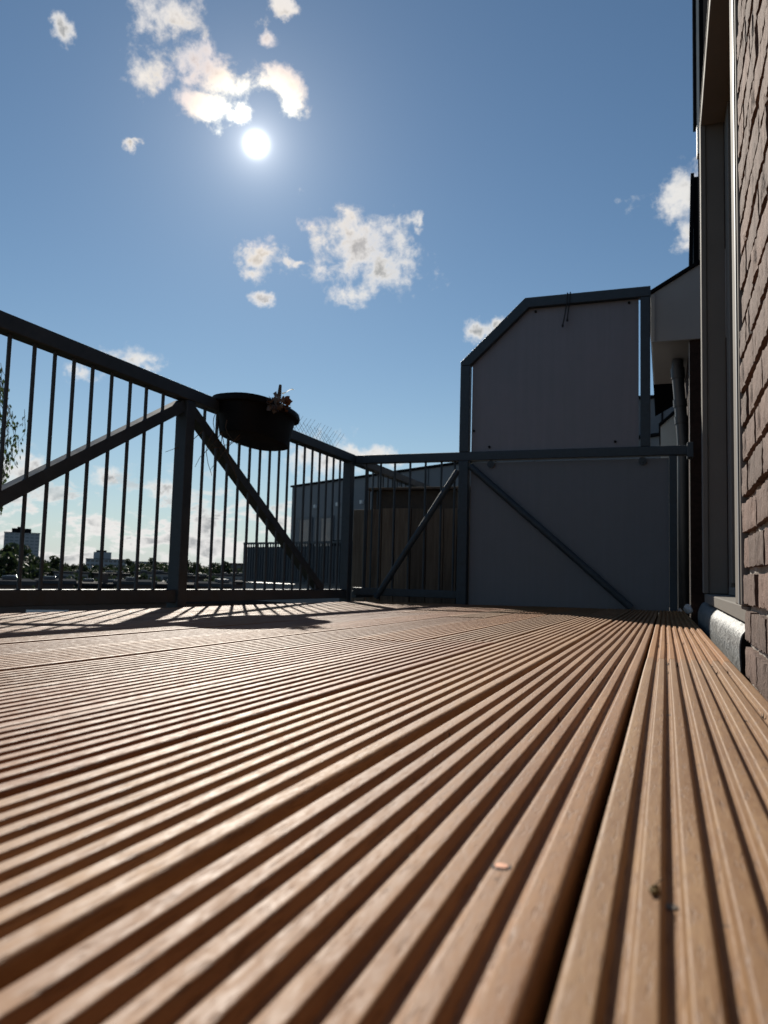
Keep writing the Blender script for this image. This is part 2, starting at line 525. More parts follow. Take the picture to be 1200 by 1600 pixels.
def board_mesh(w, y0, y1, seed):
    pr = []
    T = -.026
    rr = .0032
    def arc(cx, cz, r, a0, a1, n):
        for i in range(n+1):
            a = R(a0 + (a1-a0)*i/n)
            pr.append((cx + r*math.cos(a), cz + r*math.sin(a)))
    pr.append((0, T))
    arc(rr, -rr, rr, 180, 90, 4)
    n = NG
    edge = EDGE; gw = GW; gb = .0050; dp = .0060
    rw = (w - 2*edge - n*gw)/(n-1)
    x = edge
    er = .0016
    for i in range(n):
        # rounded ridge shoulder, groove, rounded ridge shoulder
        s = (gw-gb)/2
        for u in (0, .45, .8, 1.): pr.append((x - er + er*u, -er*(1 - math.sqrt(max(0, 1-u*u)))*.8))
        pr.append((x + s*.8, -dp*.92)); pr.append((x + s + .0005, -dp))
        pr.append((x + gw - s - .0005, -dp)); pr.append((x + gw - s*.8, -dp*.92))
        for u in (1., .8, .45, 0): pr.append((x + gw + er - er*u, -er*(1 - math.sqrt(max(0, 1-u*u)))*.8))
        x += gw + rw
    arc(w - rr, -rr, rr, 90, 0, 4)
    pr.append((w, T))
    L = y1 - y0
    ns = max(6, int(L/.07))
    vs = []; fs = []
    m = len(pr)
    for j in range(ns+1):
        y = y0 + L*j/ns
        for i, (px, pz) in enumerate(pr):
            top = pz > -.02
            dx = (noise.noise(Vector((px*30 + seed, y*2.2, 3.)))*.0007) if top else 0
            dz = (noise.noise(Vector((px*18, y*1.8 + seed, 7.)))*.0007) if top else 0
            ch = 0.
            if (j == 0 or j == ns) and top: ch = -.0006
            vs.append((px + dx, y, pz + dz + ch))
    for j in range(ns):
        for i in range(m-1):
            a = j*m + i
            fs.append((a, a+1, a+m+1, a+m))
        a = j*m
        fs.append((a + m-1, a, a+m, a + 2*m-1))
    fs.append(tuple(range(m)))
    fs.append(tuple(range(ns*m + m-1, ns*m - 1, -1)))
    me = bpy.data.meshes.new('board')
    me.from_pydata(vs, [], fs)
    bm = bmesh.new(); bm.from_mesh(me)
    bmesh.ops.recalc_face_normals(bm, faces=bm.faces[:])
    bm.to_mesh(me); bm.free()
    return me


bm = bmesh.new()
for y in (.334, .84, 1.40, 1.95, 2.5, 3.05, 3.6, 4.15, 4.7, -.2):
    add_box(bm, -2.03, .10, y-.025, y+.025, -.13, -.0275)
deck = obj('deck', bm, M_soil)
tag(deck, kind='structure')
deck.rotation_euler = (-.011, -.011, 0)

bm = bmesh.new()
add_tube(bm, [(0, 0, -.004), (0, 0, -.0006), (0, 0, 0)], [.0034, .0034, .0029], 14)
bmesh.ops.recalc_face_normals(bm, faces=bm.faces[:])
screw_me = bpy.data.meshes.new('screw'); bm.to_mesh(screw_me); screw_me.materials.append(M_copper)
add_tube(bm, [(0, 0, -.004), (0, 0, -.00045)], [.0044, .0044], 14)
nf = len(bm.faces)
for f in list(bm.faces)[-16:]: f.material_index = 1
bmesh.ops.recalc_face_normals(bm, faces=bm.faces[:])
screw_ring = bpy.data.meshes.new('screw'); bm.to_mesh(screw_ring); bm.free(); screw_ring.materials.append(M_copper); screw_ring.materials.append(M_black)
screw_me2 = screw_me.copy(); screw_me2.materials.clear(); screw_me2.materials.append(simple('stained_steel_screw', (.12, .10, .08), .45, .7, .2, 300.))

X0, PITCH, YN, YF = -.0353, .1542, -.45, 4.965
joints = {-1: [1.457], 0: [2.62], 2: [1.645], 3: [1.56], 4: [2.9], 5: [1.95], 6: [3.2], 7: [2.2], 9: [2.9], 10: [1.4]}
for k in range(-1, 13):
    if k == -1: xl, xr = X0 + .0034, .108
    else: xl, xr = X0 - PITCH*(k+1) + .0058, X0 - PITCH*k - (.0058 if k else .0036)
    cuts = [YN] + joints.get(k, []) + [YF]
    for i, (a, c) in enumerate(zip(cuts, cuts[1:])):
        me = board_mesh(xr - xl, a + (.0008 if i else 0), c, k*3.7 + i*11.3)
        o = obj('board', me, M_wood2 if k == -1 else M_wood, deck, smooth=38)
        o.modifiers.new('weighted', 'WEIGHTED_NORMAL').keep_sharp = True
        o.location = (xl, 0, rnd.uniform(-.0011, .0011))
        for y in (.334, .84, 1.40, 1.95, 2.5):
            if a + .01 < y < c - .01 and k < 7:
                w = xr - xl
                gx = groove_x(w)
                for j in (1, 5):
                    flush = k == 0 and j == 5 and y < .5
                    s = bpy.data.objects.new('screw', screw_ring if flush else screw_me2); C.objects.link(s)
                    s.parent = o
                    if flush: s.location = (gx[j] + .0080, y, .00065)
                    else: s.location = (gx[j] + rnd.uniform(-.0015, .0015), y + rnd.uniform(-.006, .006), -.0054)
                    s.rotation_euler = (0, 0, rnd.uniform(0, 6))

# crumbs lying in the grooves
gr = random.Random(3)
bm = bmesh.new()
for i in range(170):
    k = gr.randrange(0, 7) - 1
    w = .139 if k == -1 else PITCH - .010
    xl = (X0 + .004) if k == -1 else X0 - PITCH*(k+1) + .005
    x = xl + gr.choice(groove_x(w)) + gr.uniform(-.002, .002)
    y = gr.uniform(.2, 2.6)
    sz = gr.uniform(.0006, .0017)
    q = bmesh.ops.create_icosphere(bm, subdivisions=1, radius=sz)['verts']
    d = Vector((gr.uniform(.6, 1.1), gr.uniform(.7, 2.4), gr.uniform(.4, .9)))
    for v in q:
        v.co = Vector((v.co.x*d.x, v.co.y*d.y, v.co.z*d.z))*gr.uniform(.8, 1.25)
        v.co += Vector((x, y, .011*x - .011*y - (.0053 if gr.random() < .85 else .0)))
tag(obj('grit', bm, simple('dark_plant_crumbs', (.07, .05, .03), .9, 0, .5, 90.)), kind='stuff')
ck = thing('catkin', 'small yellow brown catkin lying in a groove of the right border board', 'catkin', (-.0045, .333, -.0052))
ck.scale = (.7, .7, .7)
bm = bmesh.new()
for i in range(16):
    q = bmesh.ops.create_icosphere(bm, subdivisions=1, radius=gr.uniform(.0009, .0017))['verts']
    o_ = Vector((gr.uniform(-.0018, .0018), -.006 + .0008*i, .0018 + gr.uniform(0, .0028)))
    for v in q: v.co = v.co*gr.uniform(.8, 1.2) + o_
obj('scales', bm, simple('yellow_brown_catkin', (.22, .15, .05), .85, 0, .4, 300.), ck)
tube('stem', [(.0, .006, .003), (.002, .010, .004), (.005, .012, .0055)], .0004, M_twig, ck, 5)

# ------------------------------------------------------------------ railing on the left
XR_, ZT = -2.13, .97
rail = thing('railing', 'long dark galvanised steel railing with round bars along the left deck edge', 'railing', (XR_, 3., 0))
def P(o):  # keep world coordinates for children of a thing
    o.location = o.location - o.parent.location
    return o
def rbox(parent, name, *a, m=M_galv, bev=.004): return P(box(name, *a, m, parent, bev))
def rtube(parent, name, pts, r, m=M_galv, **k): return P(tube(name, pts, r, m, parent, **k))
rbox(rail, 'top_rail', -2.165, -2.098, .3, 5.00, .912, .972)
bm = bmesh.new()
vs = add_box(bm, -2.15, -2.112, .3, 4.99, -.055, .005, .003)
for v in vs: v.co.z += .045 - .0095*v.co.y
P(obj('bottom_rail', bm, M_galv, rail))
for (y0, y1) in ((.62, .685), (2.945, 3.012), (4.925, 4.995)):
    rbox(rail, 'post', -2.163, -2.100, y0, y1, -.17, .911)
ys = [2.048 - .111*i for i in range(13)][::-1] + [2.145, 2.242, 2.343, 2.454, 2.569, 2.675, 2.793] + [3.124 + .1107*i for i in range(16)]
for y in ys:
    zb = .045 - .0095*y
    rtube(rail, 'bar', [(-2.124, y, zb), (-2.124, y, .913)], .0078, n=8)
for pts in ([(-2.142, 2.95, .885), (-2.142, 1.28, -.02)], [(-2.142, 3.005, .885), (-2.142, 4.55, .01)], [(-2.142, .68, .86), (-2.142, 1.22, .02)]):
    rtube(rail, 'brace', pts, .0255, square=True)
rbox(rail, 'foot_plate', -2.175, -2.085, 2.925, 3.03, -.115, -.100, m=M_galv2)

# ------------------------------------------------------------------ railing at the back with the privacy screen
YB = 5.03
back = thing('railing', 'dark steel railing across the far end of the deck with round diagonal brace', 'railing', (-1.0, YB, 0))
rbox(back, 'top_rail', -2.165, .155, YB-.03, YB+.03, .910, .970)
rbox(back, 'bottom_rail', -2.10, -1.333, YB-.012, YB+.018, -.035, .018)
rbox(back, 'post', -1.330, -1.262, YB-.034, YB+.034, -.17, .909)
rbox(back, 'post', .026, .072, YB-.025, YB+.025, -.17, .909)
for x in (-2.026, -1.913, -1.806, -1.691, -1.577, -1.461, -1.365):
    rtube(back, 'bar', [(x, YB+.004, .015), (x, YB+.004, .912)], .0078, n=8)
rtube(back, 'brace', [(-1.335, YB-.02, .845), (-1.915, YB-.02, -.05)], .021, n=12)
rtube(back, 'brace', [(-1.25, YB-.03, .872), (-.20, YB-.03, -.05)], .023, n=12)
rbox(back, 'wall_bracket', .13, .166, YB-.05, YB+.05, .89, .985, m=M_galv2)
lp = P(box('lower_panel', -1.252, .024, YB+.006, YB+.016, -.075, .897, M_panel2, back, .002))
for x, z in ((-1.111, .884), (-.132, .880)):
    rtube(back, 'clamp', [(x, YB-.002, z), (x, YB-.012, z)], .026, n=10, m=M_galv2)
    rtube(back, 'bolt', [(x, YB-.012, z), (x, YB-.020, z)], .011, n=6, m=M_galv2)

scr = thing('privacy_screen', 'tall grey privacy panel with one cut corner standing on the back railing', 'privacy screen', (-.7, YB, .97))
rbox(scr, 'post', -1.329, -1.263, YB-.033, YB+.033, .9705, 1.575)
rbox(scr, 'post', -.145, -.085, YB-.03, YB+.03, .9705, 1.945)
P(prism('top_rail', [(-1.329, 1.576), (-1.263, 1.576), (-.862, 1.948), (-.083, 1.946), (-.083, 2.012), (-.887, 2.016), (-1.329, 1.602)], 'y', YB-.033, YB+.033, M_galv, scr, .003))
P(prism('upper_panel', [(-1.252, .9715), (-.156, .9715), (-.156, 1.960), (-.870, 1.962), (-1.252, 1.605)], 'y', YB+.008, YB+.018, M_panel, scr))
for x, z in ((-.82, 1.925), (-.215, 1.925), (-1.125, 1.005), (-.30, 1.012), (-1.235, 1.12)):
    rtube(scr, 'panel_screw', [(x, YB+.009, z), (x, YB-.002, z)], .0085, n=8, m=M_black)
cord = thing('cord', 'thin black cord looped over the top rail of the privacy screen', 'cord', (-.62, YB, 2.0))
P(tube('strand', [(-.600, YB+.036, 1.93), (-.605, YB+.034, 2.017), (-.605, YB-.034, 2.019), (-.608, YB-.037, 1.95), (-.622, YB-.036, 1.86), (-.634, YB-.037, 1.80)], .0042, M_cable, cord, 6))
P(tube('strand', [(-.588, YB+.036, 1.93), (-.590, YB+.034, 2.018), (-.586, YB-.034, 2.021), (-.590, YB-.037, 1.95), (-.600, YB-.036, 1.88), (-.604, YB-.037, 1.835)], .0042, M_cable, cord, 6))
for x, z in ((-.634, 1.80), (-.604, 1.835)):
    P(tube('knot', [(x, YB-.037, z+.008), (x, YB-.037, z-.004), (x, YB-.037, z-.012)], [.004, .0085, .005], M_cable, cord, 8))

# ------------------------------------------------------------------ planter on the left railing
pl = thing('planter', 'black oval plastic planter hung on the left railing', 'planter', (-2.03, 3.455, .796))
pl.scale = (.95, .71, .83)
pl.rotation_euler = (-.05, 0, 0)
def oval(a, c, z, n=40, e=2.6):
    out = []
    for i in range(n):
        t = 2*math.pi*i/n
        cx, sy = math.cos(t), math.sin(t)
        out.append(Vector((c*math.copysign(abs(cx)**(2/e), cx), a*math.copysign(abs(sy)**(2/e), sy), z)))
    return out
def loft(rings, cap0=True, cap1=False):
    bm = bmesh.new()
    R_ = [[bm.verts.new(p) for p in r] for r in rings]
    n = len(R_[0])
    for A, B in zip(R_, R_[1:]):
        for i in range(n): bm.faces.new((A[i], A[(i+1) % n], B[(i+1) % n], B[i]))
    if cap0: bm.faces.new(R_[0][::-1])
    if cap1: bm.faces.new(R_[-1])
    bmesh.ops.recalc_face_normals(bm, faces=bm.faces[:])
    return bm
obj('tub', loft([oval(.33, .125, 0), oval(.345, .137, .004), oval(.385, .165, .185), oval(.375, .155, .186), oval(.34, .13, .03)], True, True), M_black, pl, 40)
obj('rim', loft([oval(.386, .166, .180), oval(.412, .190, .183), oval(.416, .193, .200), oval(.410, .188, .222), oval(.396, .176, .224), oval(.384, .164, .190)], False, False), M_black, pl, 40)
obj('soil', loft([oval(.374, .154, .187), oval(.372, .152, .192), oval(.2, .09, .2)], False, True), M_soil, pl, 40)

# dry stems hanging under the planter
ds = thing('dry_stems', 'wispy dry stems dangling below the near end of the black planter', 'dry plant', (-2.06, 3.2, .8))
for i in range(9):
    a = Vector((rnd.uniform(-.05, .05), rnd.uniform(-.17, .12), rnd.uniform(-.02, .1)))
    pts = [a]
    d = Vector((rnd.uniform(-.02, .02), rnd.uniform(-.05, .03), -rnd.uniform(.02, .045)))
    for j in range(4):
        d = d + Vector((rnd.uniform(-.015, .015), rnd.uniform(-.02, .02), rnd.uniform(-.012, .012)))
        pts.append(pts[-1] + d)
    tube('stem', pts, [.0022, .002, .0018, .0015, .001], M_twig, ds, 5)

# withered flower at the rim
fl = thing('dried_flower', 'withered orange and grey flower with dark stalk and pale leaf leaning over the planter rim', 'dried flower', (-1.845, 3.35, .985))
def petals(name, n, rad, sz, m, cen, seed):
    r = random.Random(seed)
    bm = bmesh.new()
    for i in range(n):
        d = Vector((r.gauss(0, 1), r.gauss(0, 1), r.gauss(0, 1))).normalized()
        t = d.cross(Vector((r.random(), r.random(), r.random()+.1))).normalized(); u = d.cross(t)
        p = cen + d*rad*r.uniform(.3, 1)
        q = [p - t*sz*.5, p + d*sz*.5 - t*sz*.3, p + d*sz*.9, p + d*sz*.5 + t*sz*.5, p + u*sz*.15]
        v = [bm.verts.new(x) for x in q]
        bm.faces.new((v[0], v[1], v[4])); bm.faces.new((v[1], v[2], v[4])); bm.faces.new((v[2], v[3], v[4]))
    return obj(name, bm, m, fl)
petals('petals', 60, .034, .03, M_petal, Vector((0, -.035, -.02)), 3)
petals('petals', 60, .030, .028, M_flower, Vector((.0, .06, -.005)), 4)
tube('stalk', [(.0, -.01, -.02), (0, .012, .03), (0, .02, .085)], [.010, .011, .007], M_twig, fl, 8)
bm = bmesh.new()
lf = [(.0, .03, .045), (-.012, .075, .05), (.012, .075, .062), (-.012, .13, .085), (.010, .13, .092), (0, .175, .098)]
v = [bm.verts.new(p) for p in lf]
bm.faces.new((v[0], v[1], v[2])); bm.faces.new((v[1], v[3], v[4], v[2])); bm.faces.new((v[3], v[5], v[4]))
bmesh.ops.solidify(bm, geom=bm.faces[:], thickness=.003)
obj('leaf', bm, M_leafpale, fl)

# bird spikes on the rail beyond the planter
bs_ = thing('bird_spikes', 'row of thin wire bird spikes on the railing top beside the planter', 'bird spikes', (-2.13, 4.3, .972))
P(box('spike_base', -2.145, -2.115, 3.95, 4.72, .9725, .977, M_galv2, bs_))
for i in range(15):
    y = 3.97 + .052*i
    for sx in (-1, 1):
        rtube(bs_, 'spike', [(-2.13, y, .976), (-2.13 + sx*.05, y + .035*sx + rnd.uniform(-.008, .008), 1.075 + rnd.uniform(-.008, .008))], .0011, m=M_wire, n=4)

# ------------------------------------------------------------------ house on the right
WX = .14
hs = thing('brick_house', 'brown brick house wall with taupe door frame along the right edge of the deck', 'house', (.2, 1.0, 0))
# brick variants
def brick_mesh(seed, ln):
    r = random.Random(seed)
    h, d = .0530, .06
    nx, nz = max(5, int(ln/.0105)), 6
    cracks = [r.uniform(.1, .9) for _ in range(max(1, int(ln/.07)))]
    vs = []; fs = []
    for j in range(nz+1):
        for i in range(nx+1):
            y = -ln/2 + ln*i/nx; z = -h/2 + h*j/nz
            e = min(min(i, nx-i)/1.0, 1)*min(min(j, nz-j)/1.0, 1)
            x = r.uniform(-.0006, .0006) + (.0 if e else .0010) + .0010*noise.noise(Vector((y*22, z*14, seed*3.1))) + .0012*noise.noise(Vector((y*90, z*30, seed*5.3)))
            for ck in cracks:
                if abs(i - round(ck*nx)) < .5 and (j/nz > r.uniform(-.3, .5)): x += r.uniform(.0015, .0045)
            jy = r.uniform(-.0022, .0022) if e or i in (0, nx) else r.uniform(-.002, .002)
            jz = r.uniform(-.002, .002)
            vs.append((x, y + jy, z + jz))
    m = nx+1
    for j in range(nz):
        for i in range(nx):
            a = j*m + i
            fs.append((a, a+m, a+m+1, a+1))
    # sides
    ring = [i for i in range(m)] + [m*(j+1)-1 for j in range(1, nz+1)] + [nz*m + i for i in range(nx-1, -1, -1)] + [m*j for j in range(nz-1, 0, -1)]
    b0 = len(vs)
    for q in ring: vs.append((d, vs[q][1], vs[q][2]))
    n = len(ring)
    for i in range(n):
        fs.append((ring[i], ring[(i+1) % n], b0 + (i+1) % n, b0 + i))
    me = bpy.data.meshes.new('brick'); me.from_pydata(vs, [], fs)
    bm = bmesh.new(); bm.from_mesh(me); bmesh.ops.recalc_face_normals(bm, faces=bm.faces[:]); bm.to_mesh(me); bm.free()
    me.materials.append(M_brick)
    for p in me.polygons: p.use_smooth = True
    me.set_sharp_from_angle(angle=R(28))
    return me
full = [brick_mesh(i, .208) for i in range(7)]
half = [brick_mesh(20+i, .098) for i in range(4)]
COURSE = .068
YE = 1.60
z = -.19; row = 0
while z < 2.02:
    y = YE
    first_half = row % 2 == 1
    i = 0
    while y > .42:
        ln = .098 if (first_half and i == 0) else .208
        me = rnd.choice(half if ln < .15 else full)
        o = bpy.data.objects.new('brick', me); C.objects.link(o); o.parent = hs
        o.location = Vector((WX + rnd.uniform(-.0012, .0018), y - ln/2, z + .028 + rnd.uniform(-.0015, .0015))) - hs.location
        o.rotation_euler = (rnd.uniform(-.012, .012), 0, rnd.uniform(-.012, .012))
        y -= ln + .0115; i += 1
    z += COURSE; row += 1
# mortar behind the bricks: an uneven sheet with depth
bm = bmesh.new()
gy = [.36 + (YE-.004-.36)*i/110 for i in range(111)]
gz = [-.20 + 2.24*i/200 for i in range(201)]
grid = [[bm.verts.new((WX + .0125 + .0050*noise.noise(Vector((y*50, zz*50, 1.))) + .006*noise.noise(Vector((y*14, zz*34, 9.))), y, zz)) for y in gy] for zz in gz]
for A, B in zip(grid, grid[1:]):
    for i in range(len(gy)-1): bm.faces.new((A[i], B[i], B[i+1], A[i+1]))
mo = P(obj('mortar', bm, M_mortar, hs))
for p in mo.data.polygons: p.use_smooth = True
# solid body of the house behind the bricks and around the opening
P(prism('wall', [(.20, -9), (6., -9), (6., 2.75), (.20, 2.75)], 'y', -4., YE-.003, M_wallB, hs))
P(prism('wall', [(.36, -9), (6., -9), (6., 2.75), (.36, 2.75)], 'y', YE-.002, 3.52, M_wallB, hs))
P(box('wall', .155, .2, -4., .355, -9, 2.75, M_wallB, hs))
P(box('lintel', .158, .358, YE+.001, 3.27, 2.014, 2.75, M_dark, hs))
P(box('lintel_trim', .137, .1575, YE+.001, 3.27, 2.014, 2.020, M_frame, hs))
P(box('soffit', .14, .358, YE+.137, 3.16, 2.0125, 2.0138, M_frame, hs))
P(box('wall', .150, .199, .36, YE-.003, 2.045, 2.75, M_brick, hs))
# door frame
df = P(box('door_frame', .137, .215, YE+.001, YE+.135, .078, 2.012, M_frame, hs, .003))
df['label'] = 'taupe frame of the glazed terrace door'
def fp(name, x0, x1, y0, y1, z0, z1, m=M_frame, bev=.003):
    o = box(name, x0, x1, y0, y1, z0, z1, m, None, bev)
    o.parent = df
    return o
fp('jamb', .1585, .226, 3.18, 3.262, .079, 2.011)
fp('jamb_edge', .139, .158, 3.172, 3.262, .079, 2.011)
fp('jamb', .228, .245, 3.10, 3.18, .10, 2.0)
fp('sash_stile', .229, .262, 3.03, 3.098, .12, 1.985)
fp('head', .1395, .262, YE+.137, 3.17, 1.965, 2.012)
fp('threshold', .147, .262, YE+.002, 3.27, .043, .0765)
fp('threshold_lip', .222, .262, YE+.14, 3.1, .0775, .105)
fp('sash_stile', .216, .262, YE+.002, YE+.20, .12, 1.96)
fp('pane', .240, .252, YE+.2005, 3.029, .1055, 1.964, M_glass, 0)
fp('weather_strip', .1345, .1365, YE+.02, YE+.04, .08, 2.0, simple('grey_weather_strip', (.16, .165, .175), .6, 0, .05, 5.), 0)
# lead flashing along the base
bm = bmesh.new()
prof = [(.166, .041), (.155, .036), (.143, .028), (.1375, .018), (.1355, -.004), (.1360, -.030), (.138, -.060)]
NYL = 90
rows = []
for j in range(NYL+1):
    y = 1.604 + (3.6-1.604)*j/NYL
    r_ = []
    for i, (x, zz) in enumerate(prof):
        k = 1 if 0 < i < 6 else .3
        nx_ = noise.noise(Vector((x*40, y*22, zz*40)))*.004*k + noise.noise(Vector((i*1.7, y*60, 4)))*.0018*k
        nz_ = noise.noise(Vector((i*.9, y*26, 11)))*.006*k
        slope = -.0095*(y-1.5)*(1 if i > 1 else .4)
        r_.append(bm.verts.new((x + nx_, y, zz + nz_ + slope)))
    rows.append(r_)
for A, B in zip(rows, rows[1:]):
    for i in range(len(prof)-1): bm.faces.new((A[i], A[i+1], B[i+1], B[i]))
lf_ = P(obj('lead_flashing', bm, M_lead, hs))
sm = lf_.modifiers.new('sub', 'SUBSURF'); sm.levels = 1; sm.render_levels = 2
for p in lf_.data.polygons: p.use_smooth = True
so = lf_.modifiers.new('thick', 'SOLIDIFY'); so.thickness = .003; so.offset = -1

# ------------------------------------------------------------------ neighbouring house with boxed eaves, downpipe and dormers
nb = thing('neighbour_house', 'low brick house past the railing with grey boxed eaves and dark dormers', 'house', (.6, 6.2, 0))
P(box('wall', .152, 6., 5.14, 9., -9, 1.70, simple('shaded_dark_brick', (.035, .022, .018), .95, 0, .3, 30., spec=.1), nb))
P(prism('eaves_box', [(-.078, 1.676), (.150, 1.676), (.5, 1.676), (.5, 2.33), (.23, 2.178), (-.078, 2.000)], 'y', 5.12, 6.25, M_fascia, nb, .003))
P(box('corner_trim', -.083, -.058, 5.108, 5.1185, 1.672, 1.992, M_fascia, nb, .002))
P(prism('roof', [(-.10, 1.990), (-.10, 2.012), (3.0, 3.80), (3.0, 3.77)], 'y', 5.10, 9., M_dark, nb))
P(box('sunlit_edge_strip', .148, .1515, 5.139, 5.155, -.15, 1.66, M_cream, nb, .001))  # cream strip painted in for sunlight on the wall's left edge
pz = [(.086, 5.56, 1.668), (.086, 5.56, 1.60), (.090, 5.56, 1.52), (.104, 5.56, 1.33), (.117, 5.56, 1.13), (.120, 5.56, 1.04), (.120, 5.56, -.3)]
dp_ = thing('downpipe', 'dark grey plastic downpipe dropping from the boxed eaves behind the back railing', 'downpipe', (.12, 5.56, 0))
P(tube('pipe', pz, .040, M_pipe, dp_, 16))
for (a, c) in (((.086, 5.56, 1.61), (.0895, 5.56, 1.535)), ((.1, 5.56, 1.385), (.104, 5.56, 1.335)), ((.1085, 5.56, 1.265), (.112, 5.56, 1.215)), ((.120, 5.56, 1.05), (.120, 5.56, 1.0))):
    P(tube('collar', [a, c], .0465, M_pipe, dp_, 16))
def pbox(p, name, *a, m=M_dark, bev=.004): return P(box(name, *a, m, p, bev))
# dormer close by: black cladding with a cream corner trim and a dark overhang
pbox(nb, 'dormer_wall', .2345, 2.6, 5.50, 5.75, 2.18, 4.6)
pbox(nb, 'dormer_trim', .2165, .2335, 5.44, 5.52, 3.09, 4.6, m=M_cream, bev=0)
pbox(nb, 'dormer_overhang', .195, .2155, 5.44, 5.56, 3.318, 4.6)
pbox(nb, 'dormer_wall', .268, 2.6, 7.64, 7.9, 2.7, 4.06)
pbox(nb, 'dormer_trim', .250, .2665, 7.6, 7.66, 2.7, 3.95, m=M_cream, bev=0)
P(prism('dormer_overhang', [(.212, 2.7), (.249, 2.7), (.275, 4.07), (.244, 4.07)], 'y', 7.58, 7.70, M_dark, nb))

sc_ = thing('white_scrap', 'small crumpled white scrap at the deck end beside the wall corner', 'scrap', (.135, 5.07, -.045))  # white scrap added where light falls on something white
bm = bmesh.new()
bmesh.ops.create_icosphere(bm, subdivisions=2, radius=.03)
for v in bm.verts: v.co = Vector((v.co.x*.9, v.co.y*.8, v.co.z)) * (1 + .5*noise.noise(v.co*40))
obj('scrap_body', bm, M_white, sc_)
bm = bmesh.new()
bmesh.ops.create_icosphere(bm, subdivisions=2, radius=.016)
for v in bm.verts: v.co = v.co * (1 + .5*noise.noise(v.co*70)) + Vector((-.05, 0, -.014))
obj('scrap_flake', bm, M_white, sc_)

# ------------------------------------------------------------------ neighbour's terrace: railing, storage box of planks
nr = thing('railing', 'railing of the next terrace continuing beyond the corner post behind the bars', 'railing', (XR_, 7., 0))
rbox(nr, 'top_rail', -2.163, -2.098, 5.12, 9.0, .912, .970)
rbox(nr, 'bottom_rail', -2.15, -2.112, 5.12, 9.0, -.06, -.01)
rtube(nr, 'bar', [(-2.124, 5.30, -.02), (-2.124, 5.30, .913)], .012, n=8)
rbox(nr, 'post', -2.163, -2.100, 7.4, 7.46, -.17, .911)
for i in range(32):
    y = 5.42 + .112*i
    if abs(y-7.43) > .05: rtube(nr, 'bar', [(-2.124, y, -.02), (-2.124, y, .913)], .0078, n=6)
tag(box('terrace_slab', -2.2, .14, 5.36, 9.2, -.42, -.17, M_soil), kind='structure')

sh = thing('storage_box', 'weathered plank storage box with a flat lid behind the far railing', 'storage box', (-1.6, 5.6, -.17))
x = -2.29
i = 0
while x < -.45:
    w = rnd.choice((.105, .12, .135))
    o = P(box('plank', x, x + w - rnd.uniform(.004, .010), 5.45 + rnd.uniform(-.004, .004), 5.475, -.168, .618 + rnd.uniform(-.012, .008), M_plank, sh, .002))
    x += w; i += 1
pbox(sh, 'inner_case', -2.18, -.5, 5.56, 6.1, -.168, .775, m=simple('dark_stained_wood', (.055, .042, .032), .8, 0, .3, 20.), bev=.003)
pbox(sh, 'lid', -2.22, -.46, 5.50, 6.14, .776, .794, m=M_plank, bev=.002)
for x in (-2.205, -2.188): pbox(sh, 'batten', x, x+.008, 5.5, 5.515, .60, .775, m=M_plank, bev=0)

# ------------------------------------------------------------------ clad rooftop extension and balcony behind
def pt(az_, d, z): return Vector((d*math.sin(R(az_)), d*math.cos(R(az_)), z))
A = pt(-27.5, 20.0, 0); B = pt(-14.2, 14.75, 0)
ux = (B-A).normalized(); L = (B-A).length
ext = thing('rooftop_extension', 'grey zinc clad rooftop extension with tall curtained windows beyond the railing', 'building', A, math.atan2(ux.y, ux.x))
def ebox(p, name, *a, m=M_clad, bev=0): return box(name, *a, m, p, bev)
ebox(ext, 'wall', 0, L + 6, 0, 6, -9, 2.33)
ebox(ext, 'parapet_cap', -.04, L + 6, -.04, 6, 2.331, 2.38, m=M_dark)
for i in range(9):
    xx = 1.6 + .95*i
    if xx > 2.9: ebox(ext, 'seam', xx, xx+.03, -.022, -.001, -3., 2.32, m=M_clad)
for (x0, x1) in ((.25, 1.0), (1.25, 1.95), (2.2, 2.9)):
    f = ebox(ext, 'window', x0-.06, x1+.06, -.03, -.002, .05, 1.50, m=simple('grey_window_frame', (.13, .135, .14), .6) if x0 < .3 else bpy.data.materials['grey_window_frame'])
    box('pane', x0, x1, -.036, -.031, .11, 1.44, M_win, f)
    box('curtain', x0 + .02, x0 + .25, -.039, -.0365, .12, 1.43, bpy.data.materials['grey_window_frame'], f)
for k in range(3):
    sp = ebox(ext, 'wall_lamp', 1.15 + k*.98, 1.23 + k*.98, -.06, -.002, 1.72, 1.80, m=M_white)
bal = thing('balcony', 'distant balcony with close vertical bars in front of the zinc extension', 'balcony', pt(-30.9, 19.4, 0), 0)
A2 = pt(-30.9, 19.4, 0); B2 = pt(-22.8, 16.2, 0)
u2 = (B2-A2).normalized(); L2 = (B2-A2).length
bal.rotation_euler = (0, 0, math.atan2(u2.y, u2.x))
ebox(bal, 'top_rail', 0, L2, -.03, .03, .76, .81, m=M_galv2)
ebox(bal, 'bottom_rail', 0, L2, -.02, .02, -.16, -.12, m=M_galv2)
ebox(bal, 'slab', 0, L2, .05, 3, -.62, -.18, m=M_clad)
ebox(bal, 'screen', .05, L2, .06, .09, -.17, .70, m=simple('grey_balcony_screen', (.07, .082, .10), .6, 0, .1, 3.))
nbar = int(L2/.10)
bar_me = None
for i in range(nbar+1):
    if bar_me is None:
        o = ebox(bal, 'bar', -.011, .011, -.011, .011, -.12, .76, m=M_galv2); bar_me = o.data
    else:
        o = bpy.data.objects.new('bar', bar_me); C.objects.link(o); o.parent = bal
    o.location = (i*L2/nbar, 0, 0)
